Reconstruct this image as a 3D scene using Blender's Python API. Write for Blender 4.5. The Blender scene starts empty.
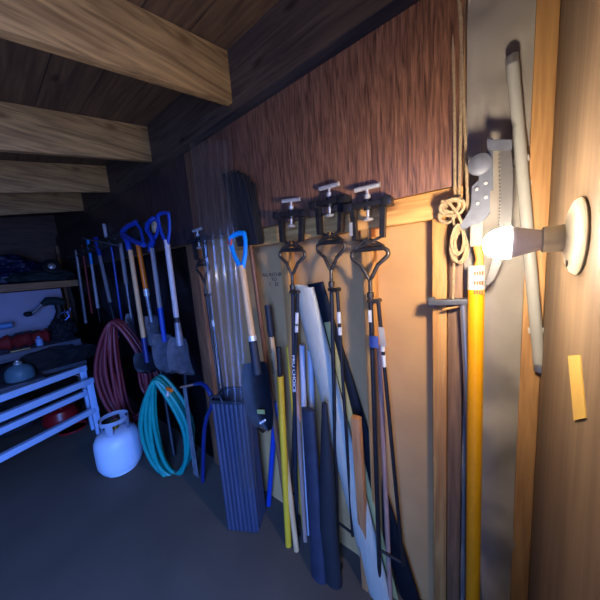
import bpy, bmesh, math, random
from mathutils import Vector, Matrix, noise
random.seed(7)
C = bpy.context.scene.collection
V = Vector
# ------------------------------------------------------------------ camera (fitted to the room's vanishing points)
FPX = math.sqrt(64500.0)
Xc = V((325, -10, FPX)).normalized()
Yc = V((200, 50, -FPX)).normalized()
Zc = Xc.cross(Yc)
EYE = V((0, 0, 1.5))
RC = Matrix((Xc, Yc, Zc))                       # camera -> room
cam = bpy.data.cameras.new('camera'); co = bpy.data.objects.new('camera', cam); C.objects.link(co)
co.matrix_world = Matrix.Translation(EYE) @ RC.to_4x4()
cam.sensor_width = 36; cam.lens = FPX/600*36; cam.clip_start = .01; cam.clip_end = 100
bpy.context.scene.camera = co
def ray(px, py): return RC @ V((px-300, 300-py, -FPX))
def PY(px, py, y): d = ray(px, py); return EYE + d*(y/d.y)
def PX(px, py, x): d = ray(px, py); return EYE + d*(x/d.x)
def PZ(px, py, z): d = ray(px, py); return EYE + d*((z-1.5)/d.z)

# ------------------------------------------------------------------ materials
MATS = {}
def _new(name):
    m = bpy.data.materials.new(name); m.use_nodes = True
    nt = m.node_tree; b = nt.nodes['Principled BSDF']
    return m, nt, b
def lin(c): return tuple((x/255/12.92 if x/255 <= .04045 else ((x/255+.055)/1.055)**2.4) for x in c) + (1,)
def mat(name, c, rough=.5, metal=0., var=.18, scale=14., bump=.0, c2=None, stretch=(1,1,1), spec=.5, trans=0., alpha=1.):
    if name in MATS: return MATS[name]
    m, nt, b = _new(name)
    tc = nt.nodes.new('ShaderNodeTexCoord'); mp = nt.nodes.new('ShaderNodeMapping')
    mp.inputs['Scale'].default_value = stretch
    nz = nt.nodes.new('ShaderNodeTexNoise'); nz.inputs['Scale'].default_value = scale; nz.inputs['Detail'].default_value = 6
    rp = nt.nodes.new('ShaderNodeValToRGB')
    a = lin(c); k = lin(c2) if c2 else tuple(x*(1-var) for x in a[:3])+(1,)
    rp.color_ramp.elements[0].position = .3; rp.color_ramp.elements[1].position = .7
    rp.color_ramp.elements[0].color = k; rp.color_ramp.elements[1].color = a
    L = nt.links.new
    L(tc.outputs['Object'], mp.inputs['Vector']); L(mp.outputs['Vector'], nz.inputs['Vector'])
    L(nz.outputs['Fac'], rp.inputs['Fac']); L(rp.outputs['Color'], b.inputs['Base Color'])
    b.inputs['Roughness'].default_value = rough; b.inputs['Metallic'].default_value = metal
    b.inputs['Specular IOR Level'].default_value = spec
    if trans: b.inputs['Transmission Weight'].default_value = trans
    if alpha < 1: b.inputs['Alpha'].default_value = alpha
    if bump:
        bp = nt.nodes.new('ShaderNodeBump'); bp.inputs['Strength'].default_value = bump; bp.inputs['Distance'].default_value = .01
        L(nz.outputs['Fac'], bp.inputs['Height']); L(bp.outputs['Normal'], b.inputs['Normal'])
    MATS[name] = m; return m
def wood(name, c, c2, axis='z', rough=.6, scale=9., bump=.15, knots=True):
    if name in MATS: return MATS[name]
    m, nt, b = _new(name); L = nt.links.new
    tc = nt.nodes.new('ShaderNodeTexCoord'); mp = nt.nodes.new('ShaderNodeMapping')
    s = {'x': (.07,1,1), 'y': (1,.07,1), 'z': (1,1,.07)}[axis]
    mp.inputs['Scale'].default_value = tuple(v*scale for v in s)
    n1 = nt.nodes.new('ShaderNodeTexNoise'); n1.inputs['Scale'].default_value = 6; n1.inputs['Detail'].default_value = 9; n1.inputs['Distortion'].default_value = .8
    rp = nt.nodes.new('ShaderNodeValToRGB'); rp.color_ramp.elements[0].position = .3; rp.color_ramp.elements[1].position = .68
    rp.color_ramp.elements[0].color = lin(c2); rp.color_ramp.elements[1].color = lin(c)
    L(tc.outputs['Object'], mp.inputs['Vector']); L(mp.outputs['Vector'], n1.inputs['Vector']); L(n1.outputs['Fac'], rp.inputs['Fac'])
    out = rp.outputs['Color']
    if knots:
        m2 = nt.nodes.new('ShaderNodeMapping'); m2.inputs['Scale'].default_value = {'x': (4,9,9), 'y': (9,4,9), 'z': (9,9,4)}[axis]
        vo = nt.nodes.new('ShaderNodeTexVoronoi'); vo.inputs['Scale'].default_value = .8
        r2 = nt.nodes.new('ShaderNodeValToRGB'); r2.color_ramp.elements[0].position = .05; r2.color_ramp.elements[1].position = .17
        r2.color_ramp.elements[0].color = (.25,.16,.1,1); r2.color_ramp.elements[1].color = (1,1,1,1)
        mx = nt.nodes.new('ShaderNodeMix'); mx.data_type = 'RGBA'; mx.blend_type = 'MULTIPLY'; mx.inputs['Factor'].default_value = .8
        L(tc.outputs['Object'], m2.inputs['Vector']); L(m2.outputs['Vector'], vo.inputs['Vector']); L(vo.outputs['Distance'], r2.inputs['Fac'])
        L(out, mx.inputs['A']); L(r2.outputs['Color'], mx.inputs['B']); out = mx.outputs['Result']
    L(out, b.inputs['Base Color']); b.inputs['Roughness'].default_value = rough
    bp = nt.nodes.new('ShaderNodeBump'); bp.inputs['Strength'].default_value = bump; bp.inputs['Distance'].default_value = .006
    L(n1.outputs['Fac'], bp.inputs['Height']); L(bp.outputs['Normal'], b.inputs['Normal'])
    MATS[name] = m; return m
def glow(name, c, s):
    m, nt, b = _new(name)
    b.inputs['Base Color'].default_value = (1,1,1,1)
    b.inputs['Emission Color'].default_value = c+(1,); b.inputs['Emission Strength'].default_value = s
    MATS[name] = m; return m

# ------------------------------------------------------------------ mesh building
class MB:
    def __init__(s): s.bm = bmesh.new()
    def box(s, lo, hi, bev=0., M=None):
        lo, hi = V(lo), V(hi); c = (lo+hi)/2; d = hi-lo
        m = Matrix.Translation(c) @ Matrix.Diagonal(d).to_4x4()
        if M is not None: m = M @ m
        r = bmesh.ops.create_cube(s.bm, size=1, matrix=m)
        if bev:
            es = list({e for v in r['verts'] for e in v.link_edges})
            bmesh.ops.bevel(s.bm, geom=es, offset=bev, segments=2, profile=.6, affect='EDGES', clamp_overlap=True)
        return s
    def tube(s, pts, r, n=10, closed=False, flat=1., caps=True):
        pts = [V(p) for p in pts]; k = len(pts)
        rs = r if isinstance(r, (list, tuple)) else [r]*k
        rings = []; ref = None
        for i, p in enumerate(pts):
            if closed: t = pts[(i+1) % k]-pts[i-1]
            else: t = pts[min(i+1, k-1)]-pts[max(i-1, 0)]
            if t.length < 1e-9: t = V((0,0,1))
            t.normalize()
            if ref is None: ref = V((0,1,0)) if abs(t.y) < .9 else V((1,0,0))
            u = ref - t*ref.dot(t)
            if u.length < 1e-5: u = t.orthogonal()
            u.normalize(); w = t.cross(u); ref = u
            rings.append([s.bm.verts.new(p + (u*math.cos(a)*flat + w*math.sin(a))*rs[i]) for a in [2*math.pi*j/n for j in range(n)]])
        for i in range(k if closed else k-1):
            A, B = rings[i], rings[(i+1) % k]
            for j in range(n): s.bm.faces.new((A[j], A[(j+1) % n], B[(j+1) % n], B[j]))
        if not closed and caps:
            s.bm.faces.new(rings[0][::-1]); s.bm.faces.new(rings[-1])
        return s
    def cyl(s, a, b, r, r2=None, n=14): return s.tube([a, b], [r, r2 if r2 is not None else r], n)
    def lathe(s, prof, n=24, M=None):
        rings = []
        for r, z in prof:
            ring = [V((max(r, 1e-4)*math.cos(2*math.pi*j/n), max(r, 1e-4)*math.sin(2*math.pi*j/n), z)) for j in range(n)]
            rings.append([s.bm.verts.new(M @ p if M is not None else p) for p in ring])
        for A, B in zip(rings, rings[1:]):
            for j in range(n): s.bm.faces.new((A[j], A[(j+1) % n], B[(j+1) % n], B[j]))
        s.bm.faces.new(rings[0][::-1]); s.bm.faces.new(rings[-1]); return s
    def prism(s, out, y0, y1):
        a = [s.bm.verts.new((x, y0, z)) for x, z in out]; b = [s.bm.verts.new((x, y1, z)) for x, z in out]; n = len(out)
        s.bm.faces.new(a); s.bm.faces.new(b[::-1])
        for i in range(n): s.bm.faces.new((a[i], b[i], b[(i+1) % n], a[(i+1) % n]))
        return s
    def sheet(s, f, nu, nv, th=.002):
        g = [[s.bm.verts.new(f(i/nu, j/nv)) for i in range(nu+1)] for j in range(nv+1)]
        fs = [s.bm.faces.new((g[j][i], g[j][i+1], g[j+1][i+1], g[j+1][i])) for j in range(nv) for i in range(nu)]
        if th: bmesh.ops.solidify(s.bm, geom=fs, thickness=th)
        return s
    def ball(s, c, r, sub=3, amp=0., freq=3., seed=0, zmin=None):
        c = V(c); r = V(r) if not isinstance(r, (int, float)) else V((r, r, r))
        res = bmesh.ops.create_icosphere(s.bm, subdivisions=sub, radius=1)
        for v in res['verts']:
            d = v.co.normalized()
            q = d*(1 + amp*noise.fractal(d*freq + V((seed*7.3, seed*3.1, seed)), 1, 2, 4)) if amp else d
            v.co = V((q.x*r.x, q.y*r.y, q.z*r.z)) + c
            if zmin is not None and v.co.z < zmin: v.co.z = zmin
        return s
    def out(s, name, m, parent=None, M=None, smooth=True):
        bmesh.ops.recalc_face_normals(s.bm, faces=s.bm.faces)
        if M is None and parent is None:                     # world-space mesh: origin at its base
            vs = [v.co for v in s.bm.verts]
            o = V(((min(v.x for v in vs)+max(v.x for v in vs))/2, (min(v.y for v in vs)+max(v.y for v in vs))/2, min(v.z for v in vs)))
            bmesh.ops.translate(s.bm, vec=-o, verts=s.bm.verts); M = Matrix.Translation(o)
        me = bpy.data.meshes.new(name); s.bm.to_mesh(me); s.bm.free()
        me.materials.append(m)
        if smooth:
            for p in me.polygons: p.use_smooth = True
            me.set_sharp_from_angle(angle=math.radians(38))
        ob = bpy.data.objects.new(name, me); C.objects.link(ob)
        if parent is not None: ob.parent = parent
        if M is not None:
            if parent is None: ob.matrix_world = M
            else: ob.matrix_local = M
        return ob
def tag(o, label, cat, group=None, kind=None):
    o['label'] = label; o['category'] = cat
    if group: o['group'] = group
    if kind: o['kind'] = kind
    return o
def thing(name, label, cat, M, group=None):
    o = bpy.data.objects.new(name, None); o.empty_display_size = .05; C.objects.link(o)
    o.matrix_world = M if isinstance(M, Matrix) else Matrix.Translation(M)
    return tag(o, label, cat, group)
def struct(o): o['kind'] = 'structure'; return o
def copy_tree(o, parent=None):
    c = o.copy(); C.objects.link(c)
    if parent is not None: c.parent = parent
    for ch in list(o.children): copy_tree(ch, c)
    return c
def text(s, size, m, M, parent, name, ext=.0006, sx=1.):
    cu = bpy.data.curves.new('letters', 'FONT'); cu.body = s; cu.size = size; cu.extrude = ext; cu.align_x = 'CENTER'; cu.align_y = 'CENTER'
    t = bpy.data.objects.new('letters', cu); C.objects.link(t)
    bpy.context.view_layer.update()
    me = bpy.data.meshes.new_from_object(t.evaluated_get(bpy.context.evaluated_depsgraph_get()))
    bpy.data.objects.remove(t)
    me.transform(Matrix.Diagonal((sx, 1, 1, 1))); me.materials.clear(); me.materials.append(m)
    o = bpy.data.objects.new(name, me); C.objects.link(o); o.parent = parent; o.matrix_local = M
    return o
def TXT(x, y, z, down=True):                       # local frame for lettering facing the viewer on a pole
    cols = ((0,0,-1), (1,0,0), (0,-1,0)) if down else ((1,0,0), (0,0,1), (0,-1,0))
    R = Matrix(cols).transposed().to_4x4()
    return Matrix.Translation((x, y, z)) @ R
class Fr:                                          # a tool's own frame: x right, y away from the viewer, z up its shaft; origin at its foot
    def __init__(s, T, B, spin=0., floor=None, face='wall'):
        T, B = V(T), V(B)
        a = (T-B).normalized()
        if floor is not None: B = B + a*((floor-B.z)/a.z)
        n = V((0,-1,0)) if face == 'wall' else (EYE-T); n = (n - a*n.dot(a)).normalized()
        sx = a.cross(n)
        M = Matrix((sx, -n, a)).transposed().to_4x4(); M.translation = B
        s.M = M @ Matrix.Rotation(math.radians(spin), 4, 'Z'); s.B, s.a, s.L = B, a, (T-B).length
    def z(s, px, py):
        d = ray(px, py).normalized(); w = s.B-EYE; b = s.a.dot(d)
        return (b*d.dot(w)-s.a.dot(w))/(1-b*b)
WALL = 1.0
# colours / materials
pine = wood('pine', (206,152,84), (164,106,54)); pineX = wood('pine_x', (226,168,92), (184,120,58), 'x')
oldwood = wood('old_wood', (150,110,76), (104,74,52)); brownplank = wood('brown_plank', (150,98,62), (96,60,40))
rafterw = wood('rafter_wood', (196,152,88), (128,92,50), 'y', scale=8)
deckw = wood('deck_wood', (110,82,52), (70,50,32), 'x', scale=7)
plyw = wood('red_ply', (148,100,72), (70,44,33), 'z', rough=.4, scale=22, bump=.35, knots=False)
shelfw = wood('shelf_wood', (190,140,92), (140,98,64), 'y', scale=8)
shelfg = wood('grey_shelf_wood', (112,108,120), (70,68,78), 'y', scale=8)
ash = wood('ash_shaft', (222,180,130), (190,146,98), 'z', scale=18, bump=.04, knots=False)
greyash = wood('weathered_shaft', (158,146,142), (116,106,104), 'z', scale=18, bump=.06, knots=False)
whiteash = wood('whitened_shaft', (206,196,192), (168,158,156), 'z', scale=18, bump=.05, knots=False)
pinkash = wood('pink_shaft', (186,142,122), (150,108,92), 'z', scale=18, bump=.05, knots=False)
board = mat('fibreboard', (212,160,100), .75, var=.14, scale=5, bump=.05, c2=(194,144,88))
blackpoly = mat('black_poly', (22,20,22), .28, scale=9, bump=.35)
greypoly = mat('grey_poly', (205,194,180), .5, scale=5, bump=.15)
blackst = mat('black_steel', (56,54,56), .36, .5, var=.4, scale=40)
brownst = mat('worn_steel', (110,98,86), .38, .8, var=.5, scale=60, bump=.05)
zinc = mat('zinc', (214,208,200), .34, .4, var=.2, scale=50)
alum = mat('aluminium', (186,186,190), .3, .8, var=.12, scale=30)
galv = mat('galvanised', (150,150,154), .4, .55, var=.2, scale=60)
bladest = mat('blade_steel', (156,154,162), .42, .35, var=.5, scale=20, bump=.08)
darkblade = mat('dark_blade', (48,50,58), .45, .3, var=.4, scale=20)
blueP = mat('blue_plastic', (30,66,160), .35, var=.2, scale=12)
cyanP = mat('bright_blue_plastic', (14,140,212), .38, var=.1, scale=12)
dblueP = mat('dark_blue_plastic', (24,40,104), .4, var=.25, scale=12)
navyR = mat('navy_rubber', (26,30,42), .65, var=.3, scale=40, bump=.05)
blackR = mat('black_rubber', (20,20,22), .6, var=.3, scale=40)
whiteP = mat('white_paint', (216,216,220), .4, var=.08, scale=20)
whiteE = mat('white_plastic', (238,226,198), .4, var=.04, scale=20)
sticker = mat('sticker_white', (206,200,192), .6, var=.06, scale=60)
yellow = mat('yellow_fibreglass', (240,162,14), .4, var=.1, scale=20)
yellow2 = mat('yellow_paint', (224,176,40), .45, var=.12, scale=30)
orangeF = mat('orange_fibreglass', (238,112,14), .4, var=.1, scale=20)
redP = mat('red_paint', (150,36,26), .45, var=.25, scale=20)
redR = mat('red_rubber', (120,42,50), .42, var=.3, scale=30)
tealR = mat('teal_rubber', (10,138,128), .38, var=.2, scale=30)
bluetarp = mat('blue_tarp', (20,30,72), .5, var=.4, scale=6, bump=.3)
greentarp = mat('green_canvas', (32,48,46), .8, var=.3, scale=9, bump=.3)
redcloth = mat('red_cloth', (150,36,34), .7, var=.35, scale=8, bump=.2)
blackcloth = mat('black_cloth', (30,30,36), .75, var=.4, scale=8, bump=.4)
lilac = mat('pale_box', (176,170,190), .8, var=.12, scale=5)
cream = mat('cream_vinyl', (232,228,210), .42, var=.06, scale=6)
olive = mat('straw_slat', (186,172,110), .6, var=.15, scale=12)
paleblue = mat('pale_blue_pipe', (188,186,192), .4, var=.1, scale=12)
bristle = mat('bristle', (17,16,18), .85, var=.5, scale=80, stretch=(1,1,.1), bump=.6)
binm = mat('bin_plastic', (62,66,88), .5, var=.35, scale=10, stretch=(4,4,.3))
ropem = mat('rope', (168,140,104), .8, var=.3, scale=120, bump=.4)
ink = mat('ink', (40,30,30), .7, var=.1); redink = mat('red_ink', (206,84,40), .6, var=.1)
whiteink = mat('white_ink', (224,226,232), .6, var=.05); greenink = mat('lime_ink', (128,140,84), .6, var=.05)

# ------------------------------------------------------------------ the setting
XL, XR, YF = -5.65, .100, -1.9
floorm = mat('concrete', (88,78,68), .8, var=.25, scale=3, bump=.15)
struct(MB().box((XL-.1, YF-.1, -.1), (XR+.1, WALL+.1, 0)).out('floor', floorm))
struct(MB().box((XL-.1, WALL, 0), (XR+.1, WALL+.06, 2.60)).out('wall_back', board))
darkb = wood('dark_boards', (92,70,50), (52,38,28), 'y', scale=7)
struct(MB().box((XL-.06, YF, 0), (XL, WALL, 2.6)).out('wall_left', darkb))
struct(MB().box((XL-.1, YF-.06, 0), (XR+.1, YF, 2.6)).out('wall_front', darkb))
rw = wood('right_ply', (132,106,80), (106,84,62), 'z', scale=5, bump=.08, knots=False)
m = MB(); DY0, DY1, DZ = -1.30, -.15, 2.0
m.box((XR, DY1, 0), (XR+.05, WALL, 2.62)); m.box((XR, YF, 0), (XR+.05, DY0, 2.7)); m.box((XR, DY0, DZ), (XR+.05, DY1, 2.7))
struct(m.out('wall_right', rw))
SL = .18
m = MB()
ang = math.atan(SL)
Mr = Matrix.Translation((0, WALL, 2.60)) @ Matrix.Rotation(ang, 4, 'X')
for k in range(16): m.box((XL-.1, -3.05+k*.2, 0), (XR+.1, -3.05+k*.2+.196, .03), M=Mr)
m.box((XL-.1, -3.05, .03), (XR+.1, .15, .045), M=Mr)
struct(m.out('ceiling', deckw))
tn = [0]
def trim(mb, mm):
    tn[0] += 1
    return struct(mb.out('trim_%d' % tn[0], mm))
for x in (-3.98, -3.02, -2.06, -1.10, -.14):          # sloping rafters over the tool wall
    trim(MB().box((x-.042, -2.95, -.238), (x, -.02, -.002), .004, Mr), rafterw)
# upper plywood band, header and studs
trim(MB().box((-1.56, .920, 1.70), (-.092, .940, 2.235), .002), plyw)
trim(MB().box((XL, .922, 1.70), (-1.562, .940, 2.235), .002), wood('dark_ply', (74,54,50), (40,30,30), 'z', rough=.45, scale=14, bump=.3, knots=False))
trim(MB().box((-1.20, .940, 1.615), (-.092, .985, 1.70), .003), pineX)
def stud(x0, x1, z1, y0, mm): trim(MB().box((x0, y0, 0), (x1, WALL, z1), .003), mm)
stud(-.85, -.806, 1.615, .94, pine)
stud(-.425, -.383, 1.615, .94, pine)
stud(-.175, -.133, 1.615, .935, pine)
stud(-.131, -.090, 1.70, .945, oldwood)
stud(-1.745, -1.62, 1.70, .955, brownplank)
stud(.056, .0995, 2.36, .955, wood('corner_pine', (196,146,90), (160,112,66)))
trim(MB().box((XL, .955, 2.235), (-.092, .998, 2.60)), wood('eave_board', (96,74,54), (58,44,34), 'x', scale=7))
# ---- sheets on the wall
def wavy(x0, x1, z0, z1, y, amp, fx, seed):
    def f(u, v):
        x = x0+(x1-x0)*u; z = z0+(z1-z0)*v
        return V((x, y + amp*noise.fractal(V((x*fx+seed, z*fx*.9, seed)), 1, 2, 4), z))
    return f
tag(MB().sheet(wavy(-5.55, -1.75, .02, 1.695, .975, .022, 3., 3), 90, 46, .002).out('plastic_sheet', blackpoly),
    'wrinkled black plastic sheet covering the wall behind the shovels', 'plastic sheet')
tag(MB().sheet(wavy(-.088, .062, .02, 2.35, .966, .022, 7, 9), 14, 90, .002).out('plastic_sheet', greypoly),
    'creased grey plastic sheet on the wall behind the light bulb', 'plastic sheet')

# ------------------------------------------------------------------ lamp
BZ = PY(506, 243, .60).z
Ml = Matrix.Translation((XR, .602, BZ)) @ Matrix.Rotation(-math.pi/2, 4, 'Y') @ Matrix.Diagonal((.92,.92,.86,1))     # local z points into the room
lamp = thing('light_fixture', 'lit white bulb in a cream lampholder on the right wall', 'lamp', Ml)
MB().lathe([(.064,0),(.066,.004),(.062,.010),(.050,.015),(.030,.019),(.026,.022)], 40).out('mounting_plate', whiteE, lamp)
MB().lathe([(.024,.019),(.0235,.05),(.0215,.052)], 28).out('lamp_holder', whiteE, lamp)
mm_ = mat('bulb_body', (246,244,242), .45, var=.03)
MB().lathe([(.0150,.046),(.0180,.050),(.0205,.060),(.0240,.075),(.0285,.090),(.0302,.098),(.0302,.0988)], 28).out('bulb_base', mm_, lamp)
bulb_prof = [(0.0306,0.0990),(0.0304,0.1082),(0.0298,0.1149),(0.0287,0.1208),(0.0273,0.1260),(0.0254,0.1306),(0.0232,0.1346),(0.0206,0.1381),(0.0176,0.1409),(0.0142,0.1431),(0.0104,0.1447),(0.0060,0.1457),(0.0005,0.1460)]
GL = glow('lit_bulb', (1., .87, .70), 590.)
MB().lathe(bulb_prof, 28).out('bulb_globe', GL, lamp)
MB().tube([(0,0,0),(0,.0,.0012)], .006, 12).out('screw', brownst, lamp, Matrix.Translation((-.045, -.010, .0165)))

# ------------------------------------------------------------------ pole tools with screw clamp heads
G1 = 'steel pole tools with screw clamp heads'
def clamp_tool(px, ytop, ybot, Y, spin, label, tags=(), pxb=None, rod=True, letters=None, lean=.0):
    T = PY(px, ytop, Y-.0); Bp = PY(pxb, ybot, Y-lean)
    F = Fr(T, Bp, spin, floor=0.0); t = thing('clamp_pole', label, 'pole tool', F.M, G1)
    H = F.L
    # T handle
    MB().tube([(-.045,0,H-0.0053),(.045,0,H-0.0053)], .0085, 10).out('cross_handle', zinc, t)
    MB().cyl((0,0,H-0.1113),(0,0,H-0.0036), .0052).lathe([(.007,H-0.0445),(.011,H-0.0409),(.011,H-0.0303),(.007,H-0.0267)], 12).out('screw', zinc, t)
    MB().lathe([(.004,H-0.1050),(.017,H-0.1104),(.019,H-0.1157),(.012,H-0.1193)], 16).out('screw_pad', zinc, t)
    # bridge bracket
    b = MB().box((-.082,-.022,H-0.0730),(.082,.022,H-0.0552), .004)
    b.box((-.086,-.026,H-0.0801),(-.052,.026,H-0.0498), .005); b.box((.052,-.026,H-0.0801),(.086,.026,H-0.0498), .005)
    b.cyl((0,0,H-0.0819),(0,0,H-0.0463), .014)
    for sx in (-1,1): b.cyl((sx*.07,-.03,H-0.0650),(sx*.07,.03,H-0.0650), .008)
    b.out('bracket', blackst, t)
    for sx in (-1,1):
        p = MB().prism([(sx*.046,H-0.0730),(sx*.064,H-0.0730),(sx*.058,H-0.1825),(sx*.042,H-0.1825)], -.013, .013)
        p.out('side_plate', blackst, t)
    # scissor hinge
    h = MB()
    for sx in (-1,1):
        h.tube([(sx*.052,-.006*sx,H-0.1762),(0,-.006*sx,H-0.1976),(-sx*.05,-.006*sx,H-0.2118)], .0055, 8)
        h.tube([(sx*.052,.008*sx,H-0.2118),(sx*.02,.008*sx,H-0.1905),(0,.008*sx,H-0.1807)], .0045, 8)
    h.cyl((0,-.018,H-0.1958),(0,.018,H-0.1958), .008)
    h.out('hinge', brownst, t)
    # triangular grip
    top, apx, hw = H-0.2189, H-0.3311, .068
    pts = [(-hw+.02,0,top),(hw-.02,0,top)]
    for a in (70, 30, -10, -40): pts.append((hw-.018+.018*math.cos(math.radians(a)), 0, top-.018+.018*math.sin(math.radians(a))))
    pts += [(.03,0,apx+.055),(.008,0,apx+.012),(0,0,apx),(-.008,0,apx+.012),(-.03,0,apx+.055)]
    for a in (220, 190, 150, 110): pts.append((-hw+.018+.018*math.cos(math.radians(a)), 0, top-.018+.018*math.sin(math.radians(a))))
    g = MB().tube(pts, .0075, 10, closed=True); g.out('triangle_grip', brownst, t)
    g = MB().cyl((-.05,0,top+.002),(.05,0,top+.002), .0095); g.out('grip_sleeve', blackst, t)
    # neck, clevis, pole and side rod
    c = MB().cyl((0,0,apx-0.0450),(0,0,apx+.004), .0075).lathe([(.012,apx-0.0648),(.013,apx-0.0612),(.013,apx-0.0450),(.009,apx-0.0414)], 14)
    c.box((-.012,-.011,apx-0.0828),(.034,.011,apx-0.0684), .003); c.cyl((.028,-.016,apx-0.0756),(.028,.016,apx-0.0756), .009)
    c.out('clevis', brownst, t)
    MB().cyl((0,0,.0),(0,0,apx-0.0540), .0095, .0085).out('pole', blackst if not letters else navyR, t)
    if rod:
        z0 = .25; x0 = rod
        MB().tube([(.028,0,apx-0.0756),(.028+(x0-.028)*.5,0,(apx-0.0756+z0)/2),(x0,0,z0)], .0072, 10).out('side_rod', blackst, t)
        MB().cyl((0,0,z0+.012),(x0,0,z0+.012), .006).out('rod_link', blackst, t)
        for w0, w1, mm in tags:
            f = (apx-0.0756-(w0+w1)/2)/(apx-0.0756-z0); xx = .028+(x0-.028)*f
            f0 = (apx-0.0756-w0)/(apx-0.0756-z0); f1 = (apx-0.0756-w1)/(apx-0.0756-z0)
            MB().cyl((.028+(x0-.028)*f0,0,w0),(.028+(x0-.028)*f1,0,w1), .0085).out('label_sleeve', mm, t)
    MB().lathe([(.022,0),(.024,.006),(.018,.014),(.011,.018)], 16).out('foot', blackst, t)
    return t, F, H, apx
t1, F1, H1, A1 = clamp_tool(291, 199, 435, .90, 6, 'first complete clamp-headed black pole tool, beside the cream roll, white lettering down its pole',
    pxb=295, rod=-.03, letters=True, lean=.0, tags=((1.235,1.290,sticker),(1.195,1.226,sticker)))
text('PRO CHOICE', .022, whiteink, TXT(0, -.0102, .96), t1, 'lettering', sx=1.5).matrix_local = \
    (Matrix.Rotation(math.radians(30), 4, 'Z') @ TXT(0, -.0102, .98))
t2, F2, H2, A2 = clamp_tool(329, 185, 435, .90, -4, 'middle clamp-headed steel pole tool, crossing in front of the black and cream rolls',
    pxb=335, rod=.085, tags=((1.255,1.302,sticker),(1.205,1.238,sticker)))
t3, F3, H3, A3 = clamp_tool(367, 186, 435, .895, 4, 'rightmost clamp-headed steel pole tool, in front of the pine stud, paper tags on its rod',
    pxb=375, rod=.10, tags=((1.16,1.22,sticker),(1.10,1.145,sticker)))
MB().box((-.007,-.0105,1.27),(.005,-.0085,1.315)).out('sticker', sticker, t3)
MB().sheet(lambda u, v: V((-.005+.034*u, -.014-.006*math.sin(3*u), 1.175+.045*v)), 6, 4, .001).out('blue_tag', mat('blue_tag', (84,110,190), .6), t3)['label'] = 'blue paper tag'
MB().sheet(lambda u, v: V((.028+.022*u+.010*(1-v), -.015-.003*math.sin(4*v), 1.185+.07*v)), 4, 6, .001).out('paper_tag', sticker, t3)['label'] = 'cream paper tag'
MB().sheet(lambda u, v: V((-.066+.013*u, -.016, H3-.165+.048*v)), 2, 3, .001).out('sticker', sticker, t3)
t4, F4, H4, A4 = clamp_tool(197, 229, 435, .885, 0, 'leftmost clamp-headed pole tool, half hidden behind the clear tubes',
    pxb=226, rod=.05, tags=((1.16,1.20,sticker),))

# ------------------------------------------------------------------ long-handled tools
def dgrip(m, z0, z1, hw, r=.011, yoff=0.):
    for sx in (-1,1):
        m.tube([(0,0,z0-.02),(sx*.012,0,z0+.01),(sx*hw*.75,yoff*.6,z0+(z1-z0)*.35),(sx*hw,yoff,z0+(z1-z0)*.7),(sx*hw,yoff,z1-.008)], [r*1.2,r*1.15,r,r,r], 10, flat=.8)
    m.tube([(-hw,yoff,z1-.010),(-hw*.4,yoff,z1),(hw*.4,yoff,z1),(hw,yoff,z1-.010)], r*1.15, 10)
    return m
def blade(w, h, z0, dish=.03, point=.35, top=.85, tilt=.04):
    """shovel blade from z0 up to z0+h"""
    def f(u, v):
        uu = 2*u-1
        ww = w/2*(1 if v > point else math.sqrt(max(0., 1-((point-v)/point)**2))*.9+.1) if point > 0 else w/2
        if point < .15: ww *= 1.14-.34*v
        if v > .85: ww *= 1-(v-.85)/.15*(1-top)
        return V((uu*ww, -dish*(uu*uu)+dish*.6 - tilt*math.sin(math.pi*v)*.4, z0+h*v))
    return MB().sheet(f, 12, 14, .0025)
def long_tool(name, label, cat, F, shaft, grip=None, blade_=None, group=None, face=None):
    """shaft: list of (part name, z0, z1, r0, r1, material); z in the tool's frame"""
    t = thing(name, label, cat, F.M, group)
    for pn, z0, z1, r0, r1, mm in shaft:
        MB().tube([(0,0,z0),(0,0,(z0+z1)/2),(0,0,z1)], [r0,(r0+r1)/2,r1], 12).out(pn, mm, t)
    if grip:
        z0, z1, hw, mm = grip; dgrip(MB(), z0, z1, hw).out('grip', mm, t)
    if blade_:
        w, h, z0, mm, pt = blade_; blade(w, h, z0, point=pt).out('blade', mm, t)
    return t
GT = 'long-handled tools hanging on the left wall'
YT = .86
# rail the tools hang from
rz = PY(176, 218, .885).z
rail = tag(MB().box((-4.85, .865, rz-.05), (-2.02, .91, rz+.045), .004).out('hanging_rail', wood('rail_wood', (74,64,56), (48,42,38), 'x', scale=9)),
    'wooden rail with a pale sawn end that the shovels hang from', 'rail')
MB().box((-.006,-.0235,-.0485),(.0015,.0235,.0485)).out('sawn_end', wood('sawn_end', (214,196,160), (180,158,120), 'y', knots=False), rail, Matrix.Translation((1.416,0,.0475)))['label'] = 'pale sawn end'
for x in (-4.55,-4.3,-4.05,-3.75,-3.5,-3.3,-3.1,-2.85,-2.68,-2.5,-2.28):
    MB().tube([(x+3.435,-.02,.02),(x+3.435,-.06,.024),(x+3.435,-.066,.036)], .004, 8).out('peg', blackst, rail)
# blue bracket-grip shovel with white shaft
F = Fr(PY(163,213,.80), PY(184,374,.80), 12); z = F.z
s = long_tool('shovel', 'rightmost hanging shovel with a whitened shaft and blue split grip', 'shovel', F,
    [('shaft', z(177,318), z(165,240), .017, .017, whiteash), ('collar', z(177.5,322), z(177,317), .0185, .0185, blackR), ('socket', z(180,345), z(177.3,321), .026, .018, bladest)],
    (z(166,243), F.L, .05, blueP), (.235, z(180,338), 0, bladest, .12), GT)
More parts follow.
